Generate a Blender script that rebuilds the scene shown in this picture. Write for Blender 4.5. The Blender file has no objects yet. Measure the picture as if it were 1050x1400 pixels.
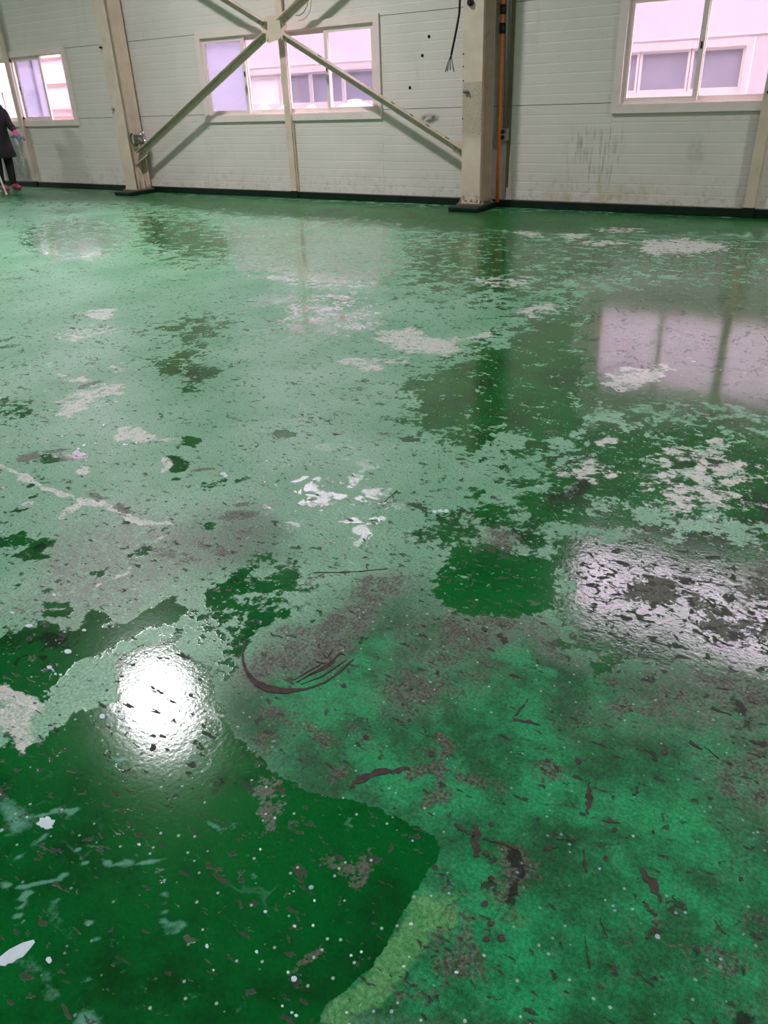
import bpy, bmesh, math, random
import numpy as np
from mathutils import Vector, Matrix
random.seed(7); rng = np.random.default_rng(7)
scn = bpy.context.scene
COL = scn.collection

# ------------------------------------------------------------------ camera
FPX = 1038.73; PITCH = .50204; ROLL = -.04077; YAW = .60199; CAMZ = 1.256
_fw = Vector((-math.sin(YAW)*math.cos(PITCH), math.cos(YAW)*math.cos(PITCH), -math.sin(PITCH)))
_rt = Vector((math.cos(YAW), math.sin(YAW), 0)); _up = _rt.cross(_fw)
_r2 = _rt*math.cos(ROLL)+_up*math.sin(ROLL); _u2 = _up*math.cos(ROLL)-_rt*math.sin(ROLL)
cd = bpy.data.cameras.new('camera'); cam = bpy.data.objects.new('camera', cd); COL.objects.link(cam)
M = Matrix((_r2, _u2, -_fw)).transposed().to_4x4(); M.translation = (0, 0, CAMZ); cam.matrix_world = M
cd.sensor_fit = 'VERTICAL'; cd.sensor_height = 36; cd.lens = 36*FPX/1400; cd.clip_end = 200
scn.camera = cam

# ------------------------------------------------------------------ sky, exposure
SKY = (1.0, .78, .97); SKY_STRENGTH = 14.5
w = bpy.data.worlds.new('sky'); scn.world = w; w.use_nodes = True
w.node_tree.nodes['Background'].inputs[0].default_value = (*SKY, 1)
w.node_tree.nodes['Background'].inputs[1].default_value = SKY_STRENGTH
scn.view_settings.view_transform = 'Standard'; scn.view_settings.look = 'None'
scn.cycles.max_bounces = 6; scn.cycles.diffuse_bounces = 3; scn.cycles.glossy_bounces = 3; scn.cycles.adaptive_threshold = .02
scn.view_settings.exposure = 0; scn.view_settings.gamma = 1; scn.view_settings.use_curve_mapping = False
HIGHBAY_W = 330; LAMP_COL = (1.0, .97, 1.0)

# ------------------------------------------------------------------ helpers
def floor_at(x, y, z=0.):
    d = _fw*FPX+_r2*(x-525)+_u2*(700-y); t = (z-CAMZ)/d.z
    return Vector((d.x*t, d.y*t, z))
def at_y(x, y, Y):
    d = _fw*FPX+_r2*(x-525)+_u2*(700-y); t = Y/d.y
    return Vector((d.x*t, Y, CAMZ+d.z*t))
def S(c):
    return tuple((v/12.92 if v <= .04045 else ((v+.055)/1.055)**2.4) for v in [k/255 for k in c])

class NT:
    def __init__(s, name):
        s.m = bpy.data.materials.new(name); s.m.use_nodes = True; s.t = s.m.node_tree
        s.b = s.t.nodes['Principled BSDF']; s.out = s.t.nodes['Material Output']
    def n(s, kind, **kw):
        x = s.t.nodes.new(kind)
        for k, v in kw.items(): setattr(x, k, v)
        return x
    def link(s, a, b): s.t.links.new(a, b)
    def put(s, sock, v):
        if hasattr(v, 'is_output') or isinstance(v, bpy.types.NodeSocket): s.link(v, sock)
        elif isinstance(v, (tuple, list)) and len(v) == 3 and sock.type == 'RGBA': sock.default_value = (*v, 1)
        else: sock.default_value = v
    def math(s, op, a, b=0., c=0., clamp=False):
        x = s.n('ShaderNodeMath', operation=op); x.use_clamp = clamp
        for i, v in enumerate((a, b, c)): s.put(x.inputs[i], v)
        return x.outputs[0]
    def mix(s, f, a, b, blend='MIX'):
        x = s.n('ShaderNodeMix', data_type='RGBA'); x.blend_type = blend; x.clamp_factor = True
        s.put(x.inputs[0], f); s.put(x.inputs[6], a); s.put(x.inputs[7], b); return x.outputs[2]
    def mixf(s, f, a, b):
        x = s.n('ShaderNodeMix', data_type='FLOAT'); x.clamp_factor = True
        s.put(x.inputs[0], f); s.put(x.inputs[2], a); s.put(x.inputs[3], b); return x.outputs[0]
    def step(s, v, lo, hi):
        x = s.n('ShaderNodeMapRange', interpolation_type='SMOOTHSTEP'); s.put(x.inputs[0], v)
        s.put(x.inputs[1], lo); s.put(x.inputs[2], hi); return x.outputs[0]
    def coord(s): return s.n('ShaderNodeTexCoord').outputs['Object']
    def wpos(s): return s.n('ShaderNodeNewGeometry').outputs['Position']
    def mapv(s, v, scale=(1, 1, 1), loc=(0, 0, 0), rot=(0, 0, 0)):
        x = s.n('ShaderNodeMapping'); s.link(v, x.inputs[0]); x.inputs[1].default_value = loc
        x.inputs[2].default_value = rot; x.inputs[3].default_value = scale; return x.outputs[0]
    def noise(s, v, scale, detail=4, rough=.55, dist=0., dims='3D'):
        x = s.n('ShaderNodeTexNoise', noise_dimensions=dims); s.link(v, x.inputs['Vector'])
        x.inputs['Scale'].default_value = scale; x.inputs['Detail'].default_value = detail
        x.inputs['Roughness'].default_value = rough; x.inputs['Distortion'].default_value = dist; return x.outputs[0]
    def voro(s, v, scale, feature='F1', rnd=1.):
        x = s.n('ShaderNodeTexVoronoi', feature=feature); s.link(v, x.inputs['Vector'])
        x.inputs['Scale'].default_value = scale; x.inputs['Randomness'].default_value = rnd; return x
    def attr(s, name):
        x = s.n('ShaderNodeAttribute', attribute_name=name); return x.outputs['Fac']
    def bump(s, h, strength=.3, dist=.002, normal=None):
        x = s.n('ShaderNodeBump'); s.put(x.inputs['Height'], h); s.put(x.inputs['Strength'], strength)
        s.put(x.inputs['Distance'], dist)
        if normal is not None: s.link(normal, x.inputs['Normal'])
        return x.outputs[0]
    def set(s, **kw):
        for k, v in kw.items(): s.put(s.b.inputs[k.replace('_', ' ')], v)
        return s.m

def simple(name, c, rough=.5, var=.12, scale=6., dirt=None, dirt_amt=.4, metal=0., bump=.0, spec=.5):
    t = NT(name); p = t.wpos(); c = S(c)
    n = t.noise(p, scale, 6, .6)
    colr = t.mix(t.step(n, .3, .7), tuple(v*(1-var) for v in c), tuple(min(1, v*(1+var*.5)) for v in c))
    if dirt:
        n2 = t.noise(p, scale*2.3, 8, .7)
        colr = t.mix(t.math('MULTIPLY', t.step(n2, .55, .72), dirt_amt), colr, S(dirt))
    t.set(Base_Color=colr, Roughness=rough, Metallic=metal, Specular_IOR_Level=spec)
    if bump: t.set(Normal=t.bump(t.noise(p, scale*8, 4), bump, .003))
    return t.m

def link(name, me, m=None, parent=None):
    o = bpy.data.objects.new(name, me); COL.objects.link(o)
    if m is not None and not me.materials: me.materials.append(m)
    if parent is not None: o.parent = parent
    return o
def bm_obj(name, bm, m, parent=None, smooth=False):
    me = bpy.data.meshes.new(name); bmesh.ops.recalc_face_normals(bm, faces=bm.faces[:]); bm.to_mesh(me); bm.free()
    if smooth:
        for f in me.polygons: f.use_smooth = True
    o = link(name, me, m, parent)
    if parent is not None: o.matrix_parent_inverse = Matrix.Translation(-parent.location)
    return o
def bx(bm, x0, x1, y0, y1, z0, z1, bev=0.):
    r = bmesh.ops.create_cube(bm, size=1)
    vs = r['verts']
    for v in vs:
        v.co = Vector(((x0+x1)/2+v.co.x*(x1-x0), (y0+y1)/2+v.co.y*(y1-y0), (z0+z1)/2+v.co.z*(z1-z0)))
    if bev:
        es = list({e for v in vs for e in v.link_edges})
        bmesh.ops.bevel(bm, geom=es, offset=bev, segments=2, affect='EDGES', profile=.5)
def box(name, x0, x1, y0, y1, z0, z1, m, parent=None, bev=0.):
    bm = bmesh.new(); bx(bm, x0, x1, y0, y1, z0, z1, bev); return bm_obj(name, bm, m, parent)
def tube(bm, pts, r, seg=10, cap=True):
    pts = [Vector(p) for p in pts]; rings = []
    rs = r if isinstance(r, (list, tuple)) else [r]*len(pts)
    prev = None
    for i, p in enumerate(pts):
        d = (pts[min(i+1, len(pts)-1)]-pts[max(i-1, 0)]).normalized()
        a = d.cross(Vector((0, 0, 1)) if abs(d.z) < .9 else Vector((1, 0, 0))).normalized() if prev is None else (prev-d*prev.dot(d)).normalized()
        prev = a; b = d.cross(a)
        rings.append([bm.verts.new(p+(a*math.cos(k*2*math.pi/seg)+b*math.sin(k*2*math.pi/seg))*rs[i]) for k in range(seg)])
    for A, B in zip(rings, rings[1:]):
        for k in range(seg): bm.faces.new((A[k], A[(k+1) % seg], B[(k+1) % seg], B[k]))
    if cap: bm.faces.new(rings[0][::-1]); bm.faces.new(rings[-1])
def prism(bm, pts, h):
    """pts: list of Vector outline, h: offset Vector"""
    a = [bm.verts.new(p) for p in pts]; b = [bm.verts.new(Vector(p)+h) for p in pts]
    bm.faces.new(a[::-1]); bm.faces.new(b)
    for i in range(len(a)): j = (i+1) % len(a); bm.faces.new((a[i], a[j], b[j], b[i]))
def lathe(bm, prof, c, seg=24):
    rings = []
    for r, z in prof:
        rings.append([bm.verts.new((c[0]+r*math.cos(k*2*math.pi/seg), c[1]+r*math.sin(k*2*math.pi/seg), c[2]+z)) for k in range(seg)])
    for A, B in zip(rings, rings[1:]):
        for k in range(seg): bm.faces.new((A[k], A[(k+1) % seg], B[(k+1) % seg], B[k]))
    bm.faces.new(rings[0][::-1]); bm.faces.new(rings[-1])
def thing(name, label, cat, loc=(0, 0, 0), group=None):
    o = bpy.data.objects.new(name, None); COL.objects.link(o); o.location = loc; o.empty_display_size = .1
    tag(o, label, cat, group); return o
def tag(o, label, cat, group=None):
    o['label'] = label; o['category'] = cat
    if group: o['group'] = group
    return o
def struct(o): o['kind'] = 'structure'; return o

# ------------------------------------------------------------------ materials
def wall_mat():
    t = NT('cream_panel'); p = t.wpos()
    n = t.noise(p, 1.1, 5, .6); n2 = t.noise(t.mapv(p, (1, 1, .25)), 5, 7, .65); nf = t.noise(p, 40, 3)
    c = t.mix(t.step(n, .3, .7), S((212, 206, 198)), S((219, 212, 204)))
    c = t.mix(t.math('MULTIPLY', t.step(n2, .56, .78), .28), c, S((168, 160, 140)))
    sp = t.n('ShaderNodeSeparateXYZ'); t.link(p, sp.inputs[0]); X, Z = sp.outputs[0], sp.outputs[2]
    def band(v, a, b, s): return t.math('MULTIPLY', t.step(v, a-s, a+s), t.math('SUBTRACT', 1., t.step(v, b-s, b+s)))
    # splashes near the floor
    low = t.math('MULTIPLY', t.math('SUBTRACT', 1., t.step(Z, .08, .5)), t.step(t.noise(p, 14, 7, .7), .48, .7))
    c = t.mix(t.math('MULTIPLY', low, .5), c, S((150, 138, 108)))
    # run-down drips in the bay beside the window
    drip = t.noise(t.mapv(p, (22, 1, 3.)), 1.3, 5, .7)
    zone = t.math('MULTIPLY', band(X, -3.5, -2.92, .12), band(Z, .25, .84, .09))
    drips = t.math('MULTIPLY', zone, t.step(drip, .47, .68))
    c = t.mix(t.math('MULTIPLY', drips, .5), c, S((112, 98, 70)))
    yz = t.math('MULTIPLY', band(X, -3.7, -2.6, .3), band(Z, -.1, .3, .18))
    c = t.mix(t.math('MULTIPLY', t.math('MULTIPLY', yz, t.step(t.noise(p, 7, 5), .35, .65)), .55), c, S((176, 158, 112)))
    # scuffed grey repair patch by the far post
    gz = t.math('MULTIPLY', band(X, -14.6, -13.62, .05), band(Z, .05, .9, .12))
    c = t.mix(t.math('MULTIPLY', gz, t.step(t.noise(t.mapv(p, (1, 1, .4)), 6, 6, .65), .36, .56)), c, S((140, 142, 140)))
    # soot smudge above the right brace
    dx = t.math('DIVIDE', t.math('SUBTRACT', X, -5.33), .16); dz = t.math('DIVIDE', t.math('SUBTRACT', Z, .975), .07)
    r2 = t.math('ADD', t.math('MULTIPLY', dx, dx), t.math('MULTIPLY', dz, dz))
    sm = t.math('MULTIPLY', t.math('SUBTRACT', 1., t.step(r2, .05, 1.)), t.step(t.noise(p, 16, 5), .3, .62))
    c = t.mix(t.math('MULTIPLY', sm, .85), c, S((70, 66, 58)))
    dx = t.math('DIVIDE', t.math('SUBTRACT', X, -2.12), .12); dz = t.math('DIVIDE', t.math('SUBTRACT', Z, .6), .22)
    r2 = t.math('ADD', t.math('MULTIPLY', dx, dx), t.math('MULTIPLY', dz, dz))
    sm = t.math('MULTIPLY', t.math('SUBTRACT', 1., t.step(r2, .05, 1.)), t.step(t.noise(p, 9, 5), .3, .7))
    c = t.mix(t.math('MULTIPLY', sm, .4), c, S((140, 138, 124)))
    sv = t.step(t.noise(p, 55, 2), .72, .76)
    c = t.mix(t.math('MULTIPLY', sv, .6), c, S((120, 110, 92)))
    t.set(Base_Color=c, Roughness=.42, Specular_IOR_Level=.35, Normal=t.bump(t.noise(p, 3, 3), .25, .02))
    return t.m
M_WALL = wall_mat()
M_JOINT = simple('joint_dark', (50, 48, 44), .8)
M_BEIGE = simple('beige_paint', (210, 192, 174), .45, .1, 4, (120, 108, 92), .35)
M_GRIME = None
def grime_mat():
    t = NT('beige_paint_grimy'); p = t.wpos()
    c = t.mix(t.step(t.noise(p, 4, 6), .3, .7), S((206, 188, 170)), S((220, 204, 188)))
    sp = t.n('ShaderNodeSeparateXYZ'); t.link(p, sp.inputs[0]); Z = sp.outputs[2]
    zz = t.math('MULTIPLY', t.step(Z, .72, .86), t.math('SUBTRACT', 1., t.step(Z, 1.33, 1.36)))
    c = t.mix(t.math('MULTIPLY', zz, .45), c, S((150, 136, 116)))
    spk = t.step(t.noise(p, 75, 3, .6), .56, .66)
    c = t.mix(t.math('MULTIPLY', t.math('MULTIPLY', zz, spk), .85), c, S((62, 52, 44)))
    lo = t.math('SUBTRACT', 1., t.step(Z, .08, .22))
    c = t.mix(t.math('MULTIPLY', lo, t.step(t.noise(p, 18, 5), .45, .65)), c, S((84, 66, 50)))
    t.set(Base_Color=c, Roughness=.5); return t.m
M_GRIME = grime_mat()
M_STEEL_D = simple('olive_steel', (112, 102, 76), .55, .15, 5, (60, 52, 40), .5)
M_SKIRT = simple('dark_green_curb', (8, 32, 20), .5, .35, 8, (26, 52, 40), .3, spec=.3)
M_PVC = simple('white_pvc', (230, 214, 208), .35, .05, 3, (170, 156, 140), .2)
M_BLACK = simple('black_rubber', (16, 15, 15), .5, .2, 20)
M_ORANGE = simple('orange_pvc', (226, 112, 30), .4, .1, 8, (150, 80, 30), .2)
M_ZINC = simple('galvanised_conduit', (150, 146, 142), .35, .15, 12, (90, 84, 80), .3, metal=.6)
M_GREYP = simple('grey_plastic', (150, 142, 132), .5, .1, 20)
M_BOLT = simple('zinc_bolt', (176, 170, 158), .35, .1, 30, (90, 70, 50), .4, metal=.7)
M_HOLE = simple('black_hole', (8, 8, 8), .9)
M_CEIL = simple('ceiling_grey', (140, 139, 134), .8, .1, 1)
M_PLAIN = simple('side_wall_panel', (215, 209, 201), .7, .08, 1)
M_CONC = simple('outside_concrete', (196, 192, 188), .9, .1, 2)
M_NB = simple('neighbour_white', (204, 200, 202), .7, .03, 1.5)
M_NBF = simple('neighbour_frame', (214, 206, 200), .5, .03, 3)
M_NBP = simple('neighbour_pane', (156, 156, 166), .25, .08, 2)
M_NBC = simple('neighbour_curtain_pane', (240, 238, 236), .4, .05, 2)
M_RUST = simple('rust_rail', (196, 132, 116), .7, .15, 8)
def glass_mat():
    t = NT('window_glass'); tr = t.n('ShaderNodeBsdfTransparent'); gl = t.n('ShaderNodeBsdfGlossy')
    tr.inputs[0].default_value = (.97, .96, .98, 1); gl.inputs['Roughness'].default_value = .03
    mx = t.n('ShaderNodeMixShader'); mx.inputs[0].default_value = .03; t.link(tr.outputs[0], mx.inputs[1]); t.link(gl.outputs[0], mx.inputs[2])
    t.link(mx.outputs[0], t.out.inputs[0]); return t.m
M_GLASS = glass_mat()
def frost_mat():
    t = NT('frosted_glass'); tr = t.n('ShaderNodeBsdfTransparent'); tl = t.n('ShaderNodeBsdfTranslucent')
    tl.inputs[0].default_value = (.40, .42, .50, 1); tr.inputs[0].default_value = (.95, .95, 1, 1)
    mx = t.n('ShaderNodeMixShader'); mx.inputs[0].default_value = .55
    t.link(tr.outputs[0], mx.inputs[1]); t.link(tl.outputs[0], mx.inputs[2]); t.link(mx.outputs[0], t.out.inputs[0]); return t.m
M_FROST = frost_mat()

# ------------------------------------------------------------------ floor
XL, XR, YF, YB, ZC = -22.78, 7.62, -11., 9.10, 7.0
def vnoise(x, y, seed):
    xi = np.floor(x).astype(np.int64); yi = np.floor(y).astype(np.int64); fx = x-xi; fy = y-yi
    fx = fx*fx*(3-2*fx); fy = fy*fy*(3-2*fy)
    def h(a, b):
        k = (a*374761393+b*668265263+seed*1442695041) & 0xffffffff
        k = ((k ^ (k >> 13))*1274126177) & 0xffffffff
        return ((k ^ (k >> 16)) & 0xffff)/65535.
    return (h(xi, yi)*(1-fx)+h(xi+1, yi)*fx)*(1-fy)+(h(xi, yi+1)*(1-fx)+h(xi+1, yi+1)*fx)*fy
def fbm(x, y, s, seed, o=4):
    r = 0; a = .5
    for i in range(o): r = r+a*vnoise(x*s, y*s, seed+i*17); s *= 2.03; a *= .5
    return r/(1-.5**o)
def axis(cuts):
    out = []
    for a, b, st in cuts:
        n = max(1, int(round((b-a)/st))); out += [a+(b-a)*i/n for i in range(n)]
    return np.array(out+[cuts[-1][1]])
gx = axis([(XL, -16, .5), (-16, -9, .07), (-9, -2.4, .03), (-2.4, 1.0, .012), (1.0, 2.2, .04), (2.2, XR, .5)])
gy = axis([(YF, 0, .5), (0, .15, .05), (.15, 3.0, .012), (3.0, YB, .03)])
GX, GY = np.meshgrid(gx, gy); VX = GX.ravel(); VY = GY.ravel(); NV = VX.size
# pixel of each floor vertex (photo frame), used only to place wear on the ground
vec = np.stack([VX, VY, np.full(NV, -CAMZ)], 1)
dep = vec@np.array(_fw); front = dep > .25; dp = np.where(front, dep, 1)
PX = np.where(front, 525+FPX*(vec@np.array(_r2))/dp, -9999); PY = np.where(front, 700-FPX*(vec@np.array(_u2))/dp, 9999)
scale_px = FPX/np.maximum(dp, .3)      # px per metre
w1 = fbm(VX, VY, 5., 3)-.5; w2 = fbm(VX, VY, 5., 91)-.5
QX = PX+w1*scale_px*.22; QY = PY+w2*scale_px*.22*np.clip(CAMZ/np.maximum(dp, .5), .06, .8)
def sd_poly(pts):
    pts = np.array(pts, float); n = len(pts); d = np.full(NV, 1e9); ins = np.zeros(NV, bool)
    for i in range(n):
        a = pts[i]; b = pts[(i+1) % n]; e = b-a
        wx = QX-a[0]; wy = QY-a[1]; t = np.clip((wx*e[0]+wy*e[1])/(e@e), 0, 1)
        d = np.minimum(d, np.hypot(wx-e[0]*t, wy-e[1]*t))
        c = ((a[1] > QY) != (b[1] > QY)) & (QX < (b[0]-a[0])*(QY-a[1])/(b[1]-a[1]+1e-9)+a[0]); ins ^= c
    return np.where(ins, d, -d)
def P(pts, soft=10, v=1.):
    s = np.clip(sd_poly(pts)/(soft*2.2)*.5+.5, 0, 1); return v*s*s*(3-2*s)
def B(cx, cy, rx, ry, v=1., ang=0., soft=.5):
    c, s = math.cos(math.radians(ang)), math.sin(math.radians(ang))
    x = (QX-cx)*c+(QY-cy)*s; y = -(QX-cx)*s+(QY-cy)*c
    r = np.sqrt((x/rx)**2+(y/ry)**2)*.92; soft = soft*1.5; k = np.clip((1+soft-r)/(2*soft), 0, 1); return v*k*k*(3-2*k)
def L(pts, wd, v=1.):
    d = np.full(NV, 1e9)
    for a, b in zip(pts, pts[1:]):
        a = np.array(a, float); b = np.array(b, float); e = b-a
        t = np.clip(((QX-a[0])*e[0]+(QY-a[1])*e[1])/(e@e), 0, 1)
        d = np.minimum(d, np.hypot(QX-a[0]-e[0]*t, QY-a[1]-e[1]*t))
    k = np.clip(1.5-d/wd, 0, 1); return v*k
def mx(*a):
    r = a[0]
    for b in a[1:]: r = np.maximum(r, b)
    return r
def mxb(base, *a):
    m = mx(*a); return m+base*np.clip(1-m/.4, 0, 1)
big = fbm(VX, VY, 1.3, 5)
#PAINT_BEGIN
coat = np.full(NV, .12)+(big-.5)*.35-.35*np.clip((PY-850)/150, 0, 1)
coat = mxb(coat,
  # glossy strip along the wall
  P([(-400, 258), (170, 262), (330, 268), (620, 284), (1100, 296), (1100, 318), (860, 322), (600, 316), (330, 292), (170, 276), (-400, 262)], 8, 1.2),
  P([(600, 300), (1100, 300), (1100, 420), (820, 400), (700, 420), (560, 400), (540, 330)], 22, .66),
  P([(175, 285), (250, 290), (335, 318), (320, 352), (250, 362), (190, 335)], 14, .72),
  B(265, 452, 40, 20, .62), B(250, 500, 34, 18, .66, -20), B(280, 515, 26, 12, .7, -20), B(260, 535, 16, 6, .66),
  B(10, 470, 30, 8, .6), B(20, 560, 26, 12, .6), B(690, 350, 40, 60, .8),
  # right window reflection zone
  P([(800, 400), (1100, 380), (1100, 560), (960, 545), (800, 560)], 14, 1.3),
  # smooth dark field in the middle
  P([(545, 530), (600, 500), (690, 460), (760, 420), (810, 410), (805, 520), (800, 600), (740, 620), (690, 590), (600, 610), (560, 580)], 16, .85),
  P([(690, 400), (810, 380), (820, 520), (700, 480)], 22, .62),
  P([(500, 560), (700, 560), (820, 600), (830, 660), (700, 640), (560, 610)], 20, .55),
  P([(800, 560), (1100, 540), (1100, 720), (1000, 728), (860, 712), (760, 740), (650, 700), (690, 655), (790, 620)], 18, .72),
  P([(780, 640), (940, 630), (930, 690), (830, 700), (760, 680)], 12, .95), B(1040, 680, 40, 34, 1), B(860, 610, 60, 20, .85),
  # broken field towards the cracked shiny patch
  P([(570, 780), (640, 750), (760, 760), (770, 820), (720, 850), (640, 850), (600, 820)], 14, .92),
  P([(560, 690), (780, 680), (800, 780), (600, 790)], 25, .58),
  P([(770, 740), (900, 728), (1100, 760), (1100, 930), (960, 910), (820, 890), (760, 830)], 24, 1.3),
  # lower left pool of intact coat
  P([(-200, 1060), (60, 1000), (160, 960), (180, 900), (260, 890), (310, 920), (310, 1020), (370, 1095), (460, 1108), (540, 1130), (592, 1185), (566, 1230), (545, 1290), (520, 1345), (480, 1440), (-300, 1440)], 9, 1.45),
  P([(20, 885), (70, 860), (150, 835), (238, 824), (240, 850), (190, 870), (130, 905), (40, 955), (-60, 960), (-60, 900)], 8, 1.4),
  P([(260, 800), (330, 775), (410, 770), (430, 800), (400, 860), (340, 900), (290, 890), (270, 850)], 22, .66),
  P([(320, 870), (345, 850), (420, 810), (400, 850), (360, 890), (340, 920)], 14, .9),
  B(330, 790, 24, 10, .75, -25), B(243, 631, 18, 5, 1), B(250, 605, 16, 5, 1), B(40, 746, 24, 9, 1, -10), B(130, 783, 20, 7, .9), B(75, 625, 24, 6, .95, 8), B(115, 628, 14, 5, .9),
  B(372, 724, 14, 5, .9, 25), B(68, 819, 24, 6, .9), B(85, 833, 20, 5, .7, -8), B(8, 733, 14, 8, 1), B(378, 593, 12, 4, .9), B(310, 650, 8, 3, .9), B(330, 655, 5, 3, .9), B(238, 651, 7, 3, .9), B(42, 663, 10, 4, .8),
  B(50, 682, 8, 3, .8), B(185, 708, 8, 3, .9), B(283, 721, 10, 4, .7, -30), B(290, 777, 12, 4, .6))
coat = np.where((PX > 805) & (PY < 530) & (PY > 400), np.maximum(coat-B(870, 513, 40, 13, .9, -8), 0), coat)
pale = mxb((big-.5)*.6-.08-.7*np.clip((PY-700)/150, 0, 1),
  P([(525, 452), (570, 450), (600, 458), (640, 464), (605, 484), (560, 476), (520, 472)], 5, 1), B(545, 490, 25, 5, .6), B(500, 500, 24, 7, .75), B(655, 462, 16, 3, .8, -15),
  P([(880, 330), (940, 327), (985, 333), (1000, 342), (950, 345), (885, 347)], 5, 1), B(782, 323, 18, 4, .9), B(820, 332, 30, 4, .7),
  B(725, 320, 18, 5, .7), B(840, 315, 40, 5, .5), B(870, 513, 40, 13, .9, -8), B(735, 425, 30, 7, .6, -10), B(690, 385, 50, 8, .5),
  B(140, 430, 16, 6, .95), B(120, 455, 40, 6, .6, -10), B(120, 545, 50, 14, .72, -20), B(185, 598, 26, 9, .9, 12), B(100, 515, 20, 5, .6), B(165, 505, 25, 6, .5), B(120, 642, 14, 5, .9), B(220, 633, 8, 4, 1),
  L([(-20, 630), (60, 664), (120, 688), (185, 702), (245, 718)], 4.5, .9), L([(80, 707), (120, 688)], 4, .85), B(37, 690, 14, 5, .75), L([(245, 732), (190, 775), (130, 805)], 4, .5),
  B(10, 965, 24, 18, 1.), B(8, 1000, 18, 22, 1.), B(120, 800, 12, 4, .6, -30), B(975, 600, 16, 6, .8), B(960, 660, 60, 50, .6), B(850, 600, 20, 4, .7), B(800, 650, 60, 14, .5))
flake = mxb(-.25-.6*np.clip((PY-600)/150, 0, 1),
  B(445, 684, 20, 7, 1, 12), B(428, 672, 8, 7, 1), B(478, 652, 14, 7, 1), B(473, 667, 9, 7, 1), B(498, 677, 10, 5, 1), B(505, 685, 14, 4, 1), B(530, 673, 16, 8, 1, -20), B(517, 717, 14, 8, 1, -30), B(503, 733, 12, 6, 1),
  B(485, 723, 10, 4, 1), B(543, 687, 14, 4, .9), B(508, 767, 12, 12, .7), B(405, 716, 16, 8, .65), B(490, 627, 22, 8, .6), B(440, 615, 24, 9, .5), B(383, 665, 4, 2, 1), B(400, 661, 4, 2, 1), B(390, 684, 8, 2, 1), B(480, 642, 6, 3, .9),
  B(355, 345, 60, 22, .62), B(470, 382, 66, 14, .62), B(390, 410, 50, 10, .68), B(470, 440, 50, 10, .68), B(410, 455, 60, 12, .7), B(420, 500, 40, 8, .55), B(500, 395, 30, 10, .6), B(512, 444, 12, 7, .9),
  B(110, 330, 60, 12, .6), B(110, 352, 30, 5, .7))
brown = mxb(-.4+.26*np.clip((PY-860)/120, 0, 1)*(PX > 300)+np.clip((fbm(VX, VY, 2.2, 44)-.55)*1.6, 0, .45)*(PY > 560),
  P([(80, 730), (190, 690), (260, 715), (330, 705), (350, 725), (300, 760), (240, 800), (235, 822), (120, 845), (60, 850), (40, 820)], 30, .22),
  B(45, 622, 20, 6, .95, -15), B(83, 615, 10, 3.5, .95), B(135, 679, 10, 4, .9), B(165, 692, 17, 5, 1), B(320, 707, 20, 7, .85), B(315, 735, 11, 10, .7), B(283, 746, 16, 8, .6), B(240, 762, 20, 8, .6), B(120, 524, 14, 4, .85, -15), B(130, 290, 0.1, .1, 0), B(345, 690, 12, 4, .9), B(280, 636, 10, 3, .9, -10),
  B(90, 289, 40, 5, .5),
  L([(380, 925), (430, 880), (500, 835), (530, 805)], 26, .62), B(500, 800, 30, 14, .4), B(640, 880, 50, 40, .58), B(570, 935, 40, 26, .62), B(620, 905, 60, 20, .5), B(640, 925, 40, 14, .5), B(690, 860, 50, 10, .58, 8), B(745, 880, 40, 16, .55, 20), B(830, 925, 20, 10, .6, 20),
  B(370, 1030, 34, 22, .62), B(395, 1000, 20, 14, .6), B(440, 1000, 20, 14, .7), B(490, 995, 20, 18, .66, 40), B(465, 1055, 10, 14, .62), B(570, 1030, 40, 18, .52), B(610, 1005, 10, 14, 1), L([(607, 1010), (592, 1050), (590, 1100)], 8, .9), B(588, 1104, 16, 14, .9), B(565, 1050, 14, 14, .8), B(640, 1075, 50, 22, .45), B(760, 1060, 40, 18, .6),
  B(700, 735, 36, 22, .6), B(880, 812, 34, 22, 1, -10), B(905, 790, 22, 14, .95), B(960, 830, 40, 22, .7, 20), B(1000, 860, 50, 18, .75, 20), B(1040, 800, 40, 50, .62), B(760, 590, 14, 6, .5), B(900, 655, 20, 6, .5), B(1010, 940, 50, 26, .72), B(930, 960, 60, 26, .5), B(830, 980, 60, 26, .45),
  B(475, 1225, 16, 14, .8), B(470, 1195, 40, 20, .45), B(430, 1330, 10, 10, .85), B(380, 1130, 20, 14, .75), B(390, 1110, 30, 14, .5),
  B(715, 1210, 18, 34, 1), B(712, 1180, 26, 12, .9), B(700, 1230, 50, 40, .55), B(640, 1300, 34, 44, .68), B(655, 1340, 30, 24, .78), B(610, 1370, 30, 24, .6), B(590, 1250, 40, 20, .3), B(690, 1330, 40, 30, .5),
  B(1000, 1300, 60, 60, .4), B(1010, 1050, 60, 40, .5), B(990, 1180, 60, 40, .35), B(880, 1270, 60, 40, .3))
black = mx(np.zeros(NV), P([(1010, 1395), (1015, 1352), (1040, 1362), (1060, 1370), (1100, 1420), (1010, 1420)], 6, 1), B(770, 672, 26, 14, .7), B(1035, 690, 26, 20, .6), B(800, 632, 18, 10, .55), B(885, 600, 20, 8, .4), B(85, 880, 44, 26, .5, -25), B(300, 1090, 40, 20, .25), B(40, 747, 20, 8, .5), B(718, 1212, 14, 30, .85), B(1000, 880, 40, 24, .5), B(1000, 970, 40, 20, .5))
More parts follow.
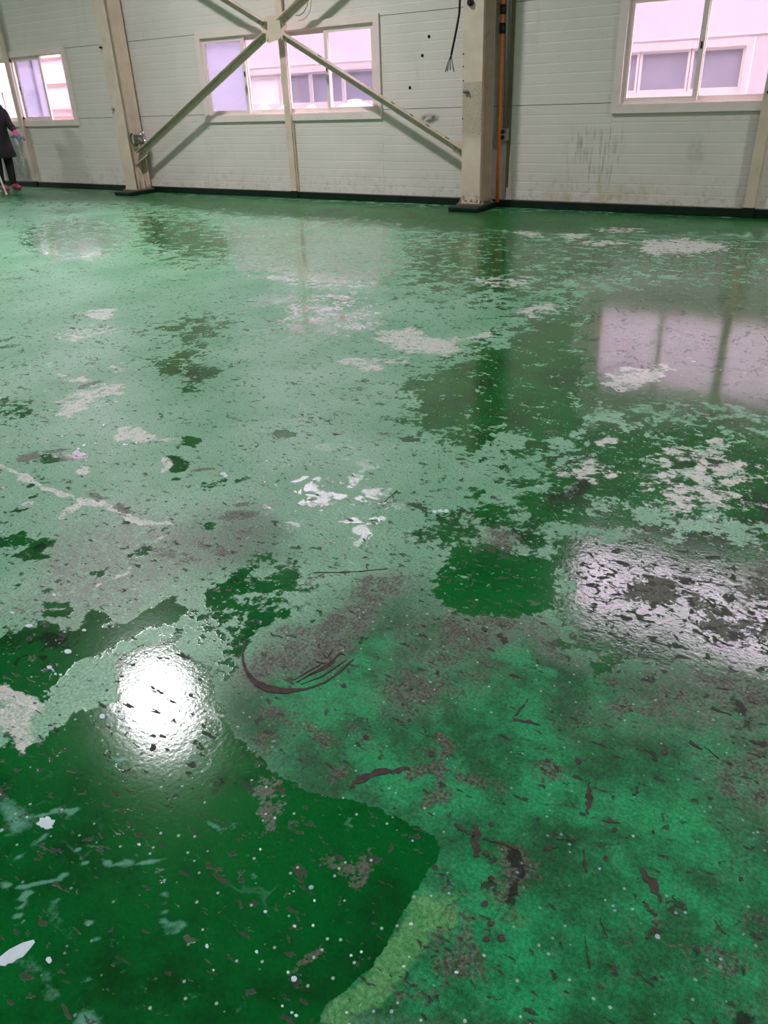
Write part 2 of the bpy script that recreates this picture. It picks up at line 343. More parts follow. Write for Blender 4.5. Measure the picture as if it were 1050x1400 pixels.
teal = mx(np.zeros(NV), P([(330, 930), (420, 880), (560, 800), (640, 850), (800, 880), (1100, 950), (1100, 1440), (420, 1440), (480, 1240), (500, 1185), (440, 1150), (380, 1120), (330, 1090), (290, 1000)], 26, .8),
  B(470, 905, 40, 22, 1, -25), B(430, 950, 60, 26, .9), B(560, 870, 40, 30, .7), B(730, 915, 60, 20, .9, 20), B(620, 1120, 60, 40, 1), B(820, 1120, 60, 40, .95), B(560, 1070, 40, 20, .9), B(690, 1000, 60, 20, .9), B(330, 740, 60, 30, .5))
lime = mx(np.zeros(NV), P([(500, 1400), (535, 1300), (570, 1250), (620, 1260), (620, 1320), (560, 1400), (540, 1440), (480, 1440)], 16, .9), B(540, 1265, 12, 20, .8, 20), B(510, 1300, 14, 14, .7), B(487, 1340, 14, 20, .75, 20), B(720, 1260, 40, 40, .4), B(690, 1190, 40, 30, .4), B(280, 740, 90, 20, .3))
pit = mx(np.zeros(NV), P([(770, 740), (900, 728), (1100, 760), (1100, 930), (960, 920), (820, 890), (760, 830)], 30, 1.), P([(560, 690), (780, 680), (800, 780), (600, 790)], 30, .75), P([(470, 650), (600, 650), (600, 780), (470, 770)], 30, .5), P([(780, 600), (1100, 560), (1100, 720), (780, 720)], 30, .5))
vein = mx(np.zeros(NV), P([(-100, 1080), (160, 1060), (430, 1100), (430, 1440), (-100, 1440)], 60, 1.), P([(570, 780), (640, 750), (760, 760), (770, 820), (720, 850), (640, 850), (600, 820)], 20, .9))
crack = mx(np.zeros(NV), P([(800, 400), (1100, 380), (1100, 560), (800, 560)], 20, 1), P([(180, 890), (310, 890), (310, 1040), (180, 1030)], 30, .4))
matte = mx(np.zeros(NV), P([(-400, 250), (1100, 250), (1100, 330), (860, 330), (600, 322), (330, 300), (170, 280), (-400, 270)], 10, .7))
gloss = mxb(np.full(NV, -1.2), P([(300, 298), (420, 296), (545, 302), (548, 372), (510, 396), (420, 392), (320, 372)], 14, .72), B(105, 325, 75, 26, .7), P([(790, 385), (900, 372), (1100, 365), (1100, 600), (960, 590), (800, 580)], 24, .95), B(450, 430, 90, 40, .45), P([(820, 340), (1100, 330), (1100, 400), (810, 405)], 20, .5))
ripple = mx(pit, P([(170, 890), (315, 880), (330, 1040), (180, 1050)], 30, .8))
haze = mx(np.zeros(NV), P([(60, 735), (190, 692), (270, 712), (340, 700), (350, 730), (300, 770), (250, 800), (235, 822), (120, 845), (60, 850), (30, 820)], 22, .75), L([(370, 935), (430, 885), (500, 835), (535, 800)], 26, .5), B(640, 885, 80, 45, .5), B(570, 935, 50, 30, .5), B(740, 880, 50, 18, .5, 20), B(950, 970, 130, 45, .55), B(1030, 1060, 70, 60, .4), B(690, 735, 60, 30, .4))
lines = mx(np.zeros(NV), L([(-10, 1178), (40, 1203), (62, 1215), (105, 1218), (140, 1205)], 2.6, .9), L([(120, 1178), (140, 1185), (165, 1186), (185, 1178), (205, 1187), (238, 1188)], 2.2, .8), L([(55, 1215), (50, 1240), (38, 1265), (36, 1290)], 3.2, .9), L([(103, 1237), (143, 1274)], 2., .8), L([(236, 1190), (240, 1225), (265, 1245)], 3, .55), L([(60, 1092), (115, 1122)], 2, .8), L([(30, 1150), (60, 1138), (80, 1128)], 4, .6), L([(290, 1130), (315, 1140), (330, 1128)], 2, .6), L([(118, 1362), (135, 1372), (160, 1374), (185, 1378), (198, 1376)], 2.2, .6), B(103, 1352, 16, 14, .8), B(20, 1100, 40, 14, .6), B(95, 1270, 16, 14, .4), B(25, 1330, 20, 14, .4), L([(125, 1035), (140, 1050), (136, 1066)], 2.5, .5), L([(130, 942), (205, 895)], 2, .6), L([(165, 940), (190, 920)], 2, .5), L([(485, 1120), (470, 1160)], 3, .45))
#PAINT_END
bpy_me = bpy.data.meshes.new('floor')
nx, ny = len(gx), len(gy)
ii = (np.arange(ny-1)[:, None]*nx+np.arange(nx-1)[None, :]).ravel()
quads = np.stack([ii, ii+1, ii+1+nx, ii+nx], 1).astype(np.int32)
bpy_me.vertices.add(NV); bpy_me.vertices.foreach_set('co', np.stack([VX, VY, np.zeros(NV)], 1).astype(np.float32).ravel())
bpy_me.loops.add(quads.size); bpy_me.loops.foreach_set('vertex_index', quads.ravel())
bpy_me.polygons.add(len(quads)); bpy_me.polygons.foreach_set('loop_start', np.arange(0, quads.size, 4, dtype=np.int32))
bpy_me.update(calc_edges=True)
for nm, arr in dict(coat=coat, pale=pale, flake=flake, brown=brown, black=black, teal=teal, lime=lime, pit=pit, vein=vein, crack=crack, lines=lines, matte=matte, gloss=gloss, ripple=ripple, haze=haze).items():
    at = bpy_me.attributes.new(nm, 'FLOAT', 'POINT'); at.data.foreach_set('value', np.clip(arr, -2, 1.6).astype(np.float32))

def floor_mat():
    t = NT('worn_green_epoxy'); p = t.coord()
    A = {k: t.attr(k) for k in ('coat', 'pale', 'flake', 'brown', 'black', 'teal', 'lime', 'pit', 'vein', 'crack', 'lines', 'matte', 'gloss', 'ripple', 'haze')}
    n_l = t.noise(p, 2.2, 4, .55); n_m = t.noise(p, 8., 4, .62, .4); n_f = t.noise(p, 34, 4, .65); n_ff = t.noise(p, 130, 3, .6)
    n_g = t.noise(p, 420, 2, .6)
    off = lambda k: t.mapv(p, loc=(k*3.7, k*1.9, 0))
    def thresh(a, n, amp, lo=.42, hi=.58):
        return t.step(t.math('ADD', a, t.math('MULTIPLY', t.math('SUBTRACT', n, .5), amp)), lo, hi)
    nmix = t.math('ADD', t.math('MULTIPLY', n_m, .6), t.math('MULTIPLY', n_f, .4))
    coatm = thresh(A['coat'], nmix, 4.0, .40, .60)
    # worn substrate colours
    worn = t.mix(t.step(n_l, .3, .7), S((90, 150, 111)), S((123, 169, 139)))
    worn = t.mix(t.math('MULTIPLY', t.step(n_f, .45, .75), .5), worn, S((112, 148, 126)))
    tl = t.mix(t.step(t.math('ADD', t.noise(off(5), 6, 5, .65), t.math('MULTIPLY', t.math('SUBTRACT', A['teal'], .8), 1.1)), .36, .66), S((8, 82, 39)), S((22, 138, 83)))
    tl = t.mix(t.math('MULTIPLY', t.step(t.noise(off(6), 30, 4, .7), .5, .7), .3), tl, S((70, 136, 100)))
    tl = t.mix(t.math('MULTIPLY', t.step(t.noise(off(18), 10, 5, .7), .48, .68), .6), tl, S((20, 66, 36)))
    worn = t.mix(t.math('MULTIPLY', A['teal'], 1.25, clamp=True), worn, tl)
    worn = t.mix(thresh(A['lime'], t.noise(off(7), 14, 4, .65), 1.1, .4, .7), worn, t.mix(t.step(n_f, .3, .7), S((58, 128, 66)), S((92, 150, 96))))
    green = t.mix(t.step(n_l, .3, .72), S((0, 84, 29)), S((3, 96, 35)))
    green = t.mix(t.math('MULTIPLY', t.step(t.noise(off(1), 11, 4, .65), .5, .8), .6), green, S((4, 62, 25)))
    green = t.mix(t.math('MULTIPLY', t.step(t.noise(off(17), 3.2, 5, .65), .46, .68), .8), green, S((8, 48, 18)))
    c = t.mix(coatm, worn, green)
    c = t.mix(t.math('MULTIPLY', A['haze'], t.math('MULTIPLY', t.step(n_f, .25, .6), t.math('SUBTRACT', 1., t.math('MULTIPLY', coatm, .8)))), c, t.mix(n_l, S((92, 94, 84)), S((124, 122, 116))))
    # pale bare patches
    pm = thresh(A['pale'], t.noise(off(2), 13, 5, .72), 3.4, .36, .68)
    c = t.mix(t.math('MULTIPLY', pm, .85), c, t.mix(t.step(n_f, .3, .7), S((168, 180, 168)), S((206, 204, 198))))
    # brown dirt
    bn = t.math('ADD', t.math('MULTIPLY', t.noise(off(3), 16, 4, .68), .55), t.math('MULTIPLY', t.noise(off(4), 90, 3, .65), .45))
    bm_ = thresh(A['brown'], bn, 3.6, .36, .74)
    c = t.mix(t.math('MULTIPLY', bm_, .78), c, t.mix(t.step(n_ff, .35, .65), S((56, 50, 45)), S((92, 89, 80))))
    # thin pale veins
    vv = t.voro(t.mapv(p), 6.5, 'DISTANCE_TO_EDGE'); 
    wv = t.n('ShaderNodeVectorMath', operation='ADD'); nz = t.n('ShaderNodeTexNoise'); t.link(p, nz.inputs['Vector']); nz.inputs['Scale'].default_value = 9; nz.inputs['Detail'].default_value = 4
    sc = t.n('ShaderNodeVectorMath', operation='SCALE'); t.link(nz.outputs['Color'], sc.inputs[0]); sc.inputs['Scale'].default_value = .22
    t.link(p, wv.inputs[0]); t.link(sc.outputs[0], wv.inputs[1]); warped = wv.outputs[0]
    t.link(warped, vv.inputs['Vector'])
    veinm = t.math('MULTIPLY', t.math('SUBTRACT', 1., t.step(vv.outputs[0], .004, .05)), t.step(t.noise(off(8), 5, 4), .56, .72))
    veinm = t.math('MULTIPLY', t.math('MULTIPLY', veinm, A['vein']), .35)
    patch = t.math('MULTIPLY', t.math('MULTIPLY', t.step(t.noise(off(9), 28, 4, .7), .62, .74), A['vein']), .5)
    ln = t.math('MULTIPLY', thresh(A['lines'], t.noise(off(10), 40, 3, .7), 1.0, .2, .7), .9)
    veinm = t.math('MAXIMUM', t.math('MAXIMUM', veinm, patch), ln)
    c = t.mix(veinm, c, S((92, 152, 128)))
    # dark wet spots
    blk = thresh(A['black'], t.noise(off(11), 18, 4, .7), 2.4, .40, .70)
    c = t.mix(t.math('MULTIPLY', blk, .9), c, S((12, 22, 14)))
    # flake-shaped shiny remnants
    vo = t.voro(warped, 22.); cellr = t.n('ShaderNodeSeparateColor'); t.link(vo.outputs['Color'], cellr.inputs[0])
    fl = thresh(A['flake'], t.math('ADD', t.math('MULTIPLY', cellr.outputs[0], .5), t.math('MULTIPLY', n_f, .5)), 2.4, .44, .58)
    # small dark chips scattered through the worn field
    chv = t.mapv(p, (1, 1.5, 1), rot=(0, 0, .5)); ch_n = t.noise(chv, 26, 3, .6, .6)
    chips = t.math('MULTIPLY', t.step(ch_n, .63, .66), t.step(t.noise(off(12), 3, 3), .34, .5))
    chips2 = t.step(t.noise(t.mapv(off(13), (1, 2.6, 1), rot=(0, 0, -.55)), 20, 3, .5), .655, .67)
    pitn = t.noise(t.mapv(off(14), (1, 1.25, 1)), 30, 4, .6, .8)
    pits = t.step(t.math('ADD', pitn, t.math('MULTIPLY', A['pit'], .155)), .70, .73)
    dk = t.math('MAXIMUM', t.math('MAXIMUM', chips, chips2), pits)
    c = t.mix(t.math('MULTIPLY', dk, .85), c, t.mix(n_ff, S((20, 24, 20)), S((56, 48, 44))))
    # white paint specks
    sp = t.voro(p, 46.); spr = t.n('ShaderNodeSeparateColor'); t.link(sp.outputs['Color'], spr.inputs[0])
    spk = t.math('MULTIPLY', t.math('SUBTRACT', 1., t.step(sp.outputs['Distance'], .10, .16)), t.math('GREATER_THAN', spr.outputs[0], .55))
    sp2 = t.voro(p, 17.); spr2 = t.n('ShaderNodeSeparateColor'); t.link(sp2.outputs['Color'], spr2.inputs[0])
    spk2 = t.math('MULTIPLY', t.math('SUBTRACT', 1., t.step(sp2.outputs['Distance'], .06, .09)), t.math('GREATER_THAN', spr2.outputs[1], .8))
    spk = t.math('MULTIPLY', t.math('MAXIMUM', spk, spk2), t.math('MAXIMUM', t.step(t.noise(off(15), 1.6, 3), .38, .56), .5))
    c = t.mix(t.math('MULTIPLY', spk, .75), c, S((170, 196, 190)))
    # hairline cracks
    ce = t.voro(warped, 3.2, 'DISTANCE_TO_EDGE'); crk = t.math('MULTIPLY', t.math('SUBTRACT', 1., t.step(ce.outputs[0], .004, .022)), t.step(t.noise(off(16), 6, 4), .44, .56))
    crk = t.math('MULTIPLY', crk, A['crack'])
    c = t.mix(t.math('MULTIPLY', crk, .8), c, S((44, 52, 46)))
    # overall fine grain
    c = t.mix(t.mixf(coatm, 1., .35), c, t.mix(t.step(n_ff, .25, .75), (.6, .6, .6), (1.32, 1.32, 1.32)), 'MULTIPLY')
    c = t.mix(t.mixf(coatm, .3, .12), c, t.mix(t.step(n_g, .3, .7), (0, 0, 0), (1, 1, 1)), 'SOFT_LIGHT')
    # gloss
    r = t.mixf(coatm, t.mixf(n_f, .30, .46), t.mixf(n_l, .09, .15))
    gl = thresh(A['gloss'], nmix, 5.0, .36, .64); r = t.mixf(gl, r, .085)
    r = t.mixf(fl, r, .16); r = t.mixf(pm, r, .38); r = t.mixf(bm_, r, .55)
    r = t.mixf(t.math('MAXIMUM', dk, crk), r, .75); r = t.mixf(t.math('MULTIPLY', A['teal'], t.math('SUBTRACT', 1., coatm)), r, .5)
    r = t.mixf(A['matte'], r, .5)
    hgt = t.math('ADD', t.math('MULTIPLY', coatm, .35), t.math('MULTIPLY', n_ff, .10))
    hgt = t.math('SUBTRACT', hgt, t.math('MULTIPLY', dk, .6)); 
    nb = t.bump(hgt, .35, .0015)
    rip = t.math('ADD', t.math('MULTIPLY', t.noise(p, 85, 3, .55), .7), t.math('MULTIPLY', n_m, 1.2))
    nb = t.bump(rip, t.math('ADD', .07, t.math('MULTIPLY', A['ripple'], .15)), .0025, nb)
    t.set(Base_Color=c, Roughness=r, Specular_IOR_Level=t.mixf(A['matte'], t.mixf(t.math('MAXIMUM', coatm, t.math('MAXIMUM', gl, fl)), .25, .5), .2), Coat_Weight=gl, Coat_Roughness=.10, Coat_IOR=1.5, Normal=nb)
    return t.m
M_FLOOR = floor_mat()
floor = struct(link('floor', bpy_me, M_FLOOR))

# ------------------------------------------------------------------ back wall: backing, panels, curb
C0 = -4.54; BAY = 6.08; NB0 = -3; NBN = 2    # bay k spans C0+k*BAY .. +BAY
HW = 1.545; WZ0, WZ1 = 1.0, 2.105; UZ0, UZ1 = 4.35, 5.65
def holes(k): c = C0+(k+.5)*BAY; return c-HW, c+HW
bm = bmesh.new()
for k in range(NB0, NBN):
    a, b = C0+k*BAY, C0+(k+1)*BAY; l, r = holes(k)
    bx(bm, a, l, 9.15, 9.2, 0, ZC); bx(bm, r, b, 9.15, 9.2, 0, ZC)
    for z0, z1 in ((0, WZ0), (WZ1, UZ0), (UZ1, ZC)): bx(bm, l, r, 9.15, 9.2, z0, z1)
wall_back = struct(bm_obj('wall_back', bm, M_JOINT))
def panel(x0, x1, z0, z1):
    prof = [(9.15, z0), (9.1, z0)]; g = .1
    n = int(round((z1-z0)/g)); 
    for i in range(1, n):
        z = z0+(z1-z0)*i/n; prof += [(9.1, z-.009), (9.1014, z-.003), (9.1014, z+.003), (9.1, z+.009)]
    prof += [(9.1, z1), (9.15, z1)]
    bm = bmesh.new(); A = [bm.verts.new((x0, y, z)) for y, z in prof]; Bv = [bm.verts.new((x1, y, z)) for y, z in prof]
    for i in range(len(prof)-1): bm.faces.new((A[i], A[i+1], Bv[i+1], Bv[i]))
    bm.faces.new(A); bm.faces.new(Bv[::-1])
    return bm_obj('wall_panel', bm, M_WALL, wall_back)
ROWS = [.085, 1.09, 2.09, 3.09, 4.09, 5.09, 6.09, ZC]; G = .003
for k in range(NB0, NBN):
    a, b = C0+k*BAY+G, C0+(k+1)*BAY-G; l, r = holes(k)
    for z0, z1 in zip(ROWS, ROWS[1:]):
        cut = [(h0, h1) for h0, h1 in ((WZ0, 2.09), (UZ0, UZ1)) if h0 < z1-.01 and h1 > z0+.01]
        if not cut: panel(a, b, z0+G, z1-G); continue
        h0, h1 = cut[0]; panel(a, l-.001, z0+G, z1-G); panel(r+.001, b, z0+G, z1-G)
        if h0 > z0+.02: panel(l+.001, r-.001, z0+G, h0)
        if h1 < z1-.02: panel(l+.001, r-.001, h1, z1-G)
# the curb along the foot of the wall
bm = bmesh.new(); bx(bm, XL, XR, 9.055, 9.1, 0, .085, .006); curb = struct(bm_obj('baseboard_back', bm, M_SKIRT))
# other walls and ceiling
struct(box('wall_left', XL-.2, XL, YF, 9.2, 0, ZC, M_PLAIN)); struct(box('wall_right', XR, XR+.2, YF, 9.2, 0, ZC, M_PLAIN))
struct(box('wall_front', XL-.2, XR+.2, YF-.2, YF, 0, ZC, M_PLAIN)); struct(box('ceiling', XL-.2, XR+.2, YF-.2, 9.2, ZC, ZC+.2, M_CEIL))

# ------------------------------------------------------------------ windows
def rect_frame(bm, x0, x1, y0, y1, z0, z1, t):
    bx(bm, x0, x1, y0, y1, z0, z0+t); bx(bm, x0, x1, y0, y1, z1-t, z1)
    bx(bm, x0, x0+t, y0, y1, z0+t, z1-t); bx(bm, x1-t, x1, y0, y1, z0+t, z1-t)
def window(name, xc, z0, z1, sashes, pvc):
    e = bpy.data.objects.new(name, None); COL.objects.link(e); e.location = (xc, 9.15, z0); struct(e)
    bm = bmesh.new(); rect_frame(bm, xc-HW-.012, xc+HW+.012, 9.07, 9.2, z0-.012, z1+.012, .085); bm_obj('window_frame', bm, pvc, e)
    bm = bmesh.new(); rect_frame(bm, xc-HW+.073, xc+HW-.073, 9.1, 9.18, z0+.073, z1-.073, .014); bm_obj('track', bm, M_PVC, e)
    for x0, x1, tr, gm in sashes:
        y = 9.105 if tr == 0 else 9.145
        bm = bmesh.new(); rect_frame(bm, xc+x0, xc+x1, y, y+.03, z0+.082, z1-.082, .05); s = bm_obj('sash', bm, pvc, e)
        bm = bmesh.new(); bx(bm, xc+x0+.048, xc+x1-.048, y+.012, y+.017, z0+.13, z1-.13)
        bm_obj('pane', bm, gm, s)
        if tr == 0:
            zl = z0+(z1-z0)*.52; sx = x1-.03 if x0 < -.8 else x0+.015
            bm = bmesh.new(); bx(bm, xc+sx, xc+sx+.015, y-.012, y, zl-.03, zl+.03); bm_obj('latch', bm, M_BLACK, s)
    return e
STD = [(-1.465, -.69, 0, M_GLASS), (-.735, .01, 1, M_GLASS), (-.01, .735, 1, M_GLASS), (.69, 1.465, 0, M_GLASS)]
OPEN = [(-1.465, -.69, 0, M_GLASS), (-.735, .01, 1, M_GLASS), (-.16, .58, 1, M_GLASS), (.12, .85, 0, M_FROST)]
FR2 = [(-1.465, -.69, 0, M_FROST)]+STD[1:]
wc = [C0+(k+.5)*BAY for k in range(NB0, NBN)]
window('window_1', wc[1], WZ0, WZ1, OPEN, M_PVC); window('window_2', wc[2], WZ0, WZ1, FR2, M_PVC); window('window_3', wc[3], WZ0, WZ1, STD, M_PVC)
window('window_4', wc[0], WZ0, WZ1, STD, M_PVC); window('window_5', wc[4], WZ0, WZ1, STD, M_PVC)
for i, x in enumerate(wc): window('window_%d' % (6+i), x, UZ0, UZ1, STD, M_PVC)

# ------------------------------------------------------------------ columns
CW, CY0, CY1 = .1225, 8.72, 9.02
def column(xc, label, flange_m, web_m):
    t = thing('steel_column', label, 'column', (xc, 8.87, 0), 'steel columns along the panel wall')
    bm = bmesh.new()
    bx(bm, xc-.2, xc+.2, 8.53, 9.054, 0, .055, .012); bm_obj('plinth', bm, M_SKIRT, t)
    box('front_flange', xc-CW, xc+CW, CY0, CY0+.014, .07, ZC, flange_m, t, .002)
    box('back_flange', xc-CW, xc+CW, CY1-.014, CY1, .07, ZC, M_BEIGE, t, .002)
    box('web', xc-.006, xc+.006, CY0+.014, CY1-.014, .07, ZC, web_m, t)
    box('base_plate', xc-.17, xc+.17, CY0-.03, CY1+.02, .055, .07, M_STEEL_D, t)
    for sx in (-.148, .148):
        for sy in (CY0+.03, CY1-.05):
            bm = bmesh.new(); lathe(bm, [(.022, 0), (.022, .02), (.01, .021), (.01, .05)], (xc+sx, sy, .07), 6); bm_obj('anchor_bolt', bm, M_BOLT, t)
    return t
CX1, CX2 = -10.63, -4.553
col1 = column(CX1, 'beige steel column with a film-wrapped junction box tied beside its brace', M_BEIGE, M_BEIGE)
col2 = column(CX2, 'beige steel column with speckled grime, beside the orange pipe', M_GRIME, M_BEIGE)
# stiffener ribs at foot of the first column
for y in (8.80, 8.9):
    bm = bmesh.new(); prism(bm, [Vector((CX1+.006, y, .07)), Vector((CX1+.115, y, .07)), Vector((CX1+.09, y, .3)), Vector((CX1+.006, y, .42))], Vector((0, .012, 0))); bm_obj('stiffener', bm, M_BEIGE, col1)
def stud(parent, x, z, r=.02, m=M_BLACK):
    bm = bmesh.new()
    tube(bm, [(x, CY0-.03, z), (x, CY0, z)], r, 10); tube(bm, [(x, CY0-.045, z), (x, CY0-.03, z)], r*.55, 8); return bm_obj('bolt', bm, m, parent)
stud(col1, -10.722, 2.016, .016); stud(col1, -10.70, 1.212, .02, M_GREYP)
stud(col2, -4.585, 2.09, .035)
bm = bmesh.new(); tube(bm, [(-4.613, CY0-.02, 1.246), (-4.613, CY0, 1.246)], .026, 14); eb = bm_obj('eye_bolt', bm, M_BOLT, col2)
bm = bmesh.new(); tube(bm, [(-4.65, CY0-.03, 1.25), (-4.59, CY0-.03, 1.244)], .009, 8); bm_obj('eye_bolt_bar', bm, M_BLACK, eb)
for z in (1.5, 1.36, .98, 1.62):
    bm = bmesh.new(); tube(bm, [(-4.668, CY0-.003, z), (-4.668, CY0+.001, z)], .008, 8); bm_obj('bolt_hole', bm, M_HOLE, col2)

# ------------------------------------------------------------------ slim posts in front of the windows
def post(x, label, m):
    t = thing('window_post', label, 'post', (x, 9.06, 0), 'slim posts standing before the windows')
    pr = [(-.05, 9.1), (-.05, 9.035), (.05, 9.035), (.05, 9.1), (.044, 9.1), (.044, 9.041), (-.044, 9.041), (-.044, 9.1)]
    bm = bmesh.new(); prism(bm, [Vector((x+a, b-.0 if b < 9.09 else 9.068, .03)) for a, b in pr], Vector((0, 0, ZC-.03))); bm_obj('channel', bm, m, t)
    box('foot_plate', x-.06, x+.06, 9.03, 9.052, 0, .1, M_SKIRT, t)
    box('shaded_side_strip', x+.05, x+.062, 9.06, 9.098, .09, WZ0-.02, m, t)  # added strip standing in for the post's shaded side, in the post's paint
    return t
post(-13.645, 'slim tan steel post before the half-open window beside the person', M_BEIGE)
post(-7.535, 'slim beige steel post behind the brace crossing plate', M_BEIGE)
p3 = post(-1.50, 'slim tan steel post before the window reflected clearly in the floor', M_BEIGE)
bm = bmesh.new(); tube(bm, [(-1.5, 9.02, 1.15), (-1.5, 9.036, 1.15)], .02, 8); tube(bm, [(-1.52, 9.015, 1.14), (-1.475, 9.018, 1.165)], .012, 6); bm_obj('clip', bm, M_BLACK, p3)

# ------------------------------------------------------------------ cross bracing
HUB = Vector((-7.50, 8.87, 2.035))
def brace(end, label, holes_at=()):
    t = thing('diagonal_brace', label, 'brace', tuple(end), 'angle-iron braces meeting at the crossing plate')
    d = (HUB-end); ln = d.length; d.normalize(); up = Vector((-d.z, 0, d.x)); up = up if up.z > 0 else -up
    s = end+d*.08; e = end+d*(ln-.14); f = Vector((0, -1, 0))
    wdt, th = .085, .008
    bm = bmesh.new(); o = [up*wdt*.5, up*-wdt*.5]
    prism(bm, [s+o[0], s+o[1], s+o[1]+f*th, s+o[0]+f*th], e-s); bm_obj('flat_leg', bm, M_BEIGE, t)
    bm = bmesh.new(); prism(bm, [s+o[0], s+o[0]+f*wdt, s+o[0]+f*wdt-up*th, s+o[0]-up*th], e-s); bm_obj('top_leg', bm, M_BEIGE, t)
    for q in (s+d*.05, s+d*.12, e-d*.05, e-d*.12):
        bm = bmesh.new(); tube(bm, [q-up*.012+f*th, q-up*.012+f*(th+.016)], .017, 6); bm_obj('bolt', bm, M_BOLT, t)
    for q in holes_at:
        bm = bmesh.new(); c = s+d*q+o[0]+f*wdt*.5+up*.001; tube(bm, [c-d*.025, c+d*.025], .008, 6); bm_obj('bolt_stub', bm, M_BLACK, t)
    # gusset plate welded to the column end
    g = end; sx = 1 if d.x > 0 else -1
    bm = bmesh.new(); dz = 1 if d.z > 0 else -1
    prism(bm, [g+Vector((-.1*sx, .004, -.12*dz)), g+Vector((.10*sx, .004, -.03*dz)), g+Vector((.22*sx, .004, .03*dz)), g+Vector((.2*sx, .004, .17*dz)), g+Vector((-.1*sx, .004, .10*dz))], Vector((0, .01, 0))); bm_obj('gusset', bm, M_BEIGE, t)
    return t
brace(Vector((-10.52, 8.87, .53)), 'lower diagonal brace running up from the wrapped junction box')
brace(Vector((-4.66, 8.87, .585)), 'lower diagonal brace ending at the grimy column, bolts along it', (.25, .55, .8, 1.1, 2.3))
brace(Vector((-10.52, 8.87, 3.53)), 'upper diagonal brace leaning from the crossing plate toward the junction-box column')
brace(Vector((-4.66, 8.87, 3.5)), 'upper diagonal brace leaning from the crossing plate toward the grimy column')
bm = bmesh.new()
prism(bm, [HUB+Vector((x, .014, z)) for x, z in ((-.21, -.06), (-.12, -.14), (.05, -.11), (.2, .01), (.2, .08), (.1, .16), (-.12, .15), (-.22, .05))], Vector((0, -.012, 0)))
hp = bm_obj('crossing_plate', bm, M_BEIGE); tag(hp, 'flat steel plate where the four braces cross before the window', 'steel plate')
# loose thin wire by the upper brace
bm = bmesh.new(); tube(bm, [at_y(424, -30, 9.05), at_y(420, 8, 9.05), at_y(415, 17, 9.05), at_y(410, 21, 9.05), at_y(404, 21, 9.05)], .004, 6); tag(bm_obj('loose_wire', bm, M_BLACK, None, True), 'thin loose wire hanging behind the upper brace', 'wire')

# ------------------------------------------------------------------ fittings by the second column
t = thing('orange_pipe', 'orange conduit pipe standing between the grimy column and wall', 'pipe', (-4.35, 9.0, .085))
bm = bmesh.new(); tube(bm, [(-4.34, 9.02, .06), (-4.343, 9.02, .9), (-4.352, 9.02, 2.0), (-4.36, 9.02, ZC-.01)], .021, 14); bm_obj('tube', bm, M_ORANGE, t, True)
for z0, z1 in ((1.80, 1.9), (1.98, 2.07)):
    bm = bmesh.new(); tube(bm, [(-4.351, 9.02, z0), (-4.352, 9.02, z1)], .034, 14); bm_obj('tape_wrap', bm, M_BLACK, t, True)
t = thing('socket_conduit', 'grey metal conduit ending in a twin socket box on the wall', 'conduit', (-4.3, 9.05, .73))
bm = bmesh.new(); tube(bm, [(-4.295, 9.055, .84), (-4.318, 9.055, 2.05), (-4.33, 9.055, ZC-.01)], .018, 12); bm_obj('conduit', bm, M_ZINC, t, True)
bm = bmesh.new(); bx(bm, -4.335, -4.245, 9.02, 9.098, .735, .862, .006); so = bm_obj('socket_box', bm, M_GREYP, t)
for z in (.768, .828):
    bm = bmesh.new(); tube(bm, [(-4.298, 9.012, z), (-4.298, 9.022, z)], .023, 16); bm_obj('socket', bm, M_BLACK, so)
t = thing('trunking', 'narrow steel trim strip over the wall joint beside the socket', 'trim strip', (-4.25, 9.09, .085))
box('strip', -4.272, -4.232, 9.078, 9.0995, .088, ZC, M_STEEL_D, t)
bm = bmesh.new(); prism(bm, [Vector((-4.222, 9.085, .69)), Vector((-4.262, 9.076, .088)), Vector((-4.19, 9.076, .088))], Vector((0, .012, 0))); bm_obj('wedge', bm, M_PVC, t)
# frayed cable
t = thing('hanging_cable', 'black cable with frayed wire ends hanging before the wall', 'cable', tuple(at_y(617, 75, 8.745)))
cp = [Vector((-4.70, 8.745, 6.98)), Vector((-4.70, 8.745, 4.4)), Vector((-4.725, 8.745, 3.0))]+[at_y(x, y, 8.745) for x, y in ((629, -5), (628, 18), (624.5, 38), (620.5, 58), (617, 75))]
bm = bmesh.new(); tube(bm, cp, .0125, 10); bm_obj('sheath', bm, M_BLACK, t, True)
for q in (((617, 74), (613, 84), (609, 98)), ((617, 74), (614, 86), (611.5, 97)), ((617, 74), (616, 86), (615.5, 96)), ((617, 74), (618.5, 86), (620.5, 98))):
    bm = bmesh.new(); tube(bm, [at_y(*v, 8.745) for v in q], [.0035, .004, .0065], 6); bm_obj('wire_end', bm, M_BLACK, t)
# junction box
t = thing('junction_box', 'small grey junction box wrapped in clear film on the column', 'junction box', (-10.40, 8.86, .78))
bm = bmesh.new(); bx(bm, -10.47, -10.34, 8.80, 8.9, .715, .85, .012); bm_obj('box_body', bm, simple('box_grey', (96, 84, 84), .4), t)
bm = bmesh.new(); bmesh.ops.create_icosphere(bm, subdivisions=4, radius=.1)
for v in bm.verts:
    n = .75+.5*random.random()*.35+.2*math.sin(v.co.x*60+v.co.z*43); v.co = Vector((-10.385+v.co.x*1.15*n, 8.87+v.co.y*.8*n, .815+v.co.z*1.15*n))
def film():
    f = NT('clear_film'); tr = f.n('ShaderNodeBsdfTransparent'); gl = f.n('ShaderNodeBsdfGlossy'); gl.inputs['Roughness'].default_value = .15; gl.inputs[0].default_value = (.8, .8, .8, 1)
    m = f.n('ShaderNodeMixShader'); m.inputs[0].default_value = .35; f.link(tr.outputs[0], m.inputs[1]); f.link(gl.outputs[0], m.inputs[2]); f.link(m.outputs[0], f.out.inputs[0]); return f.m
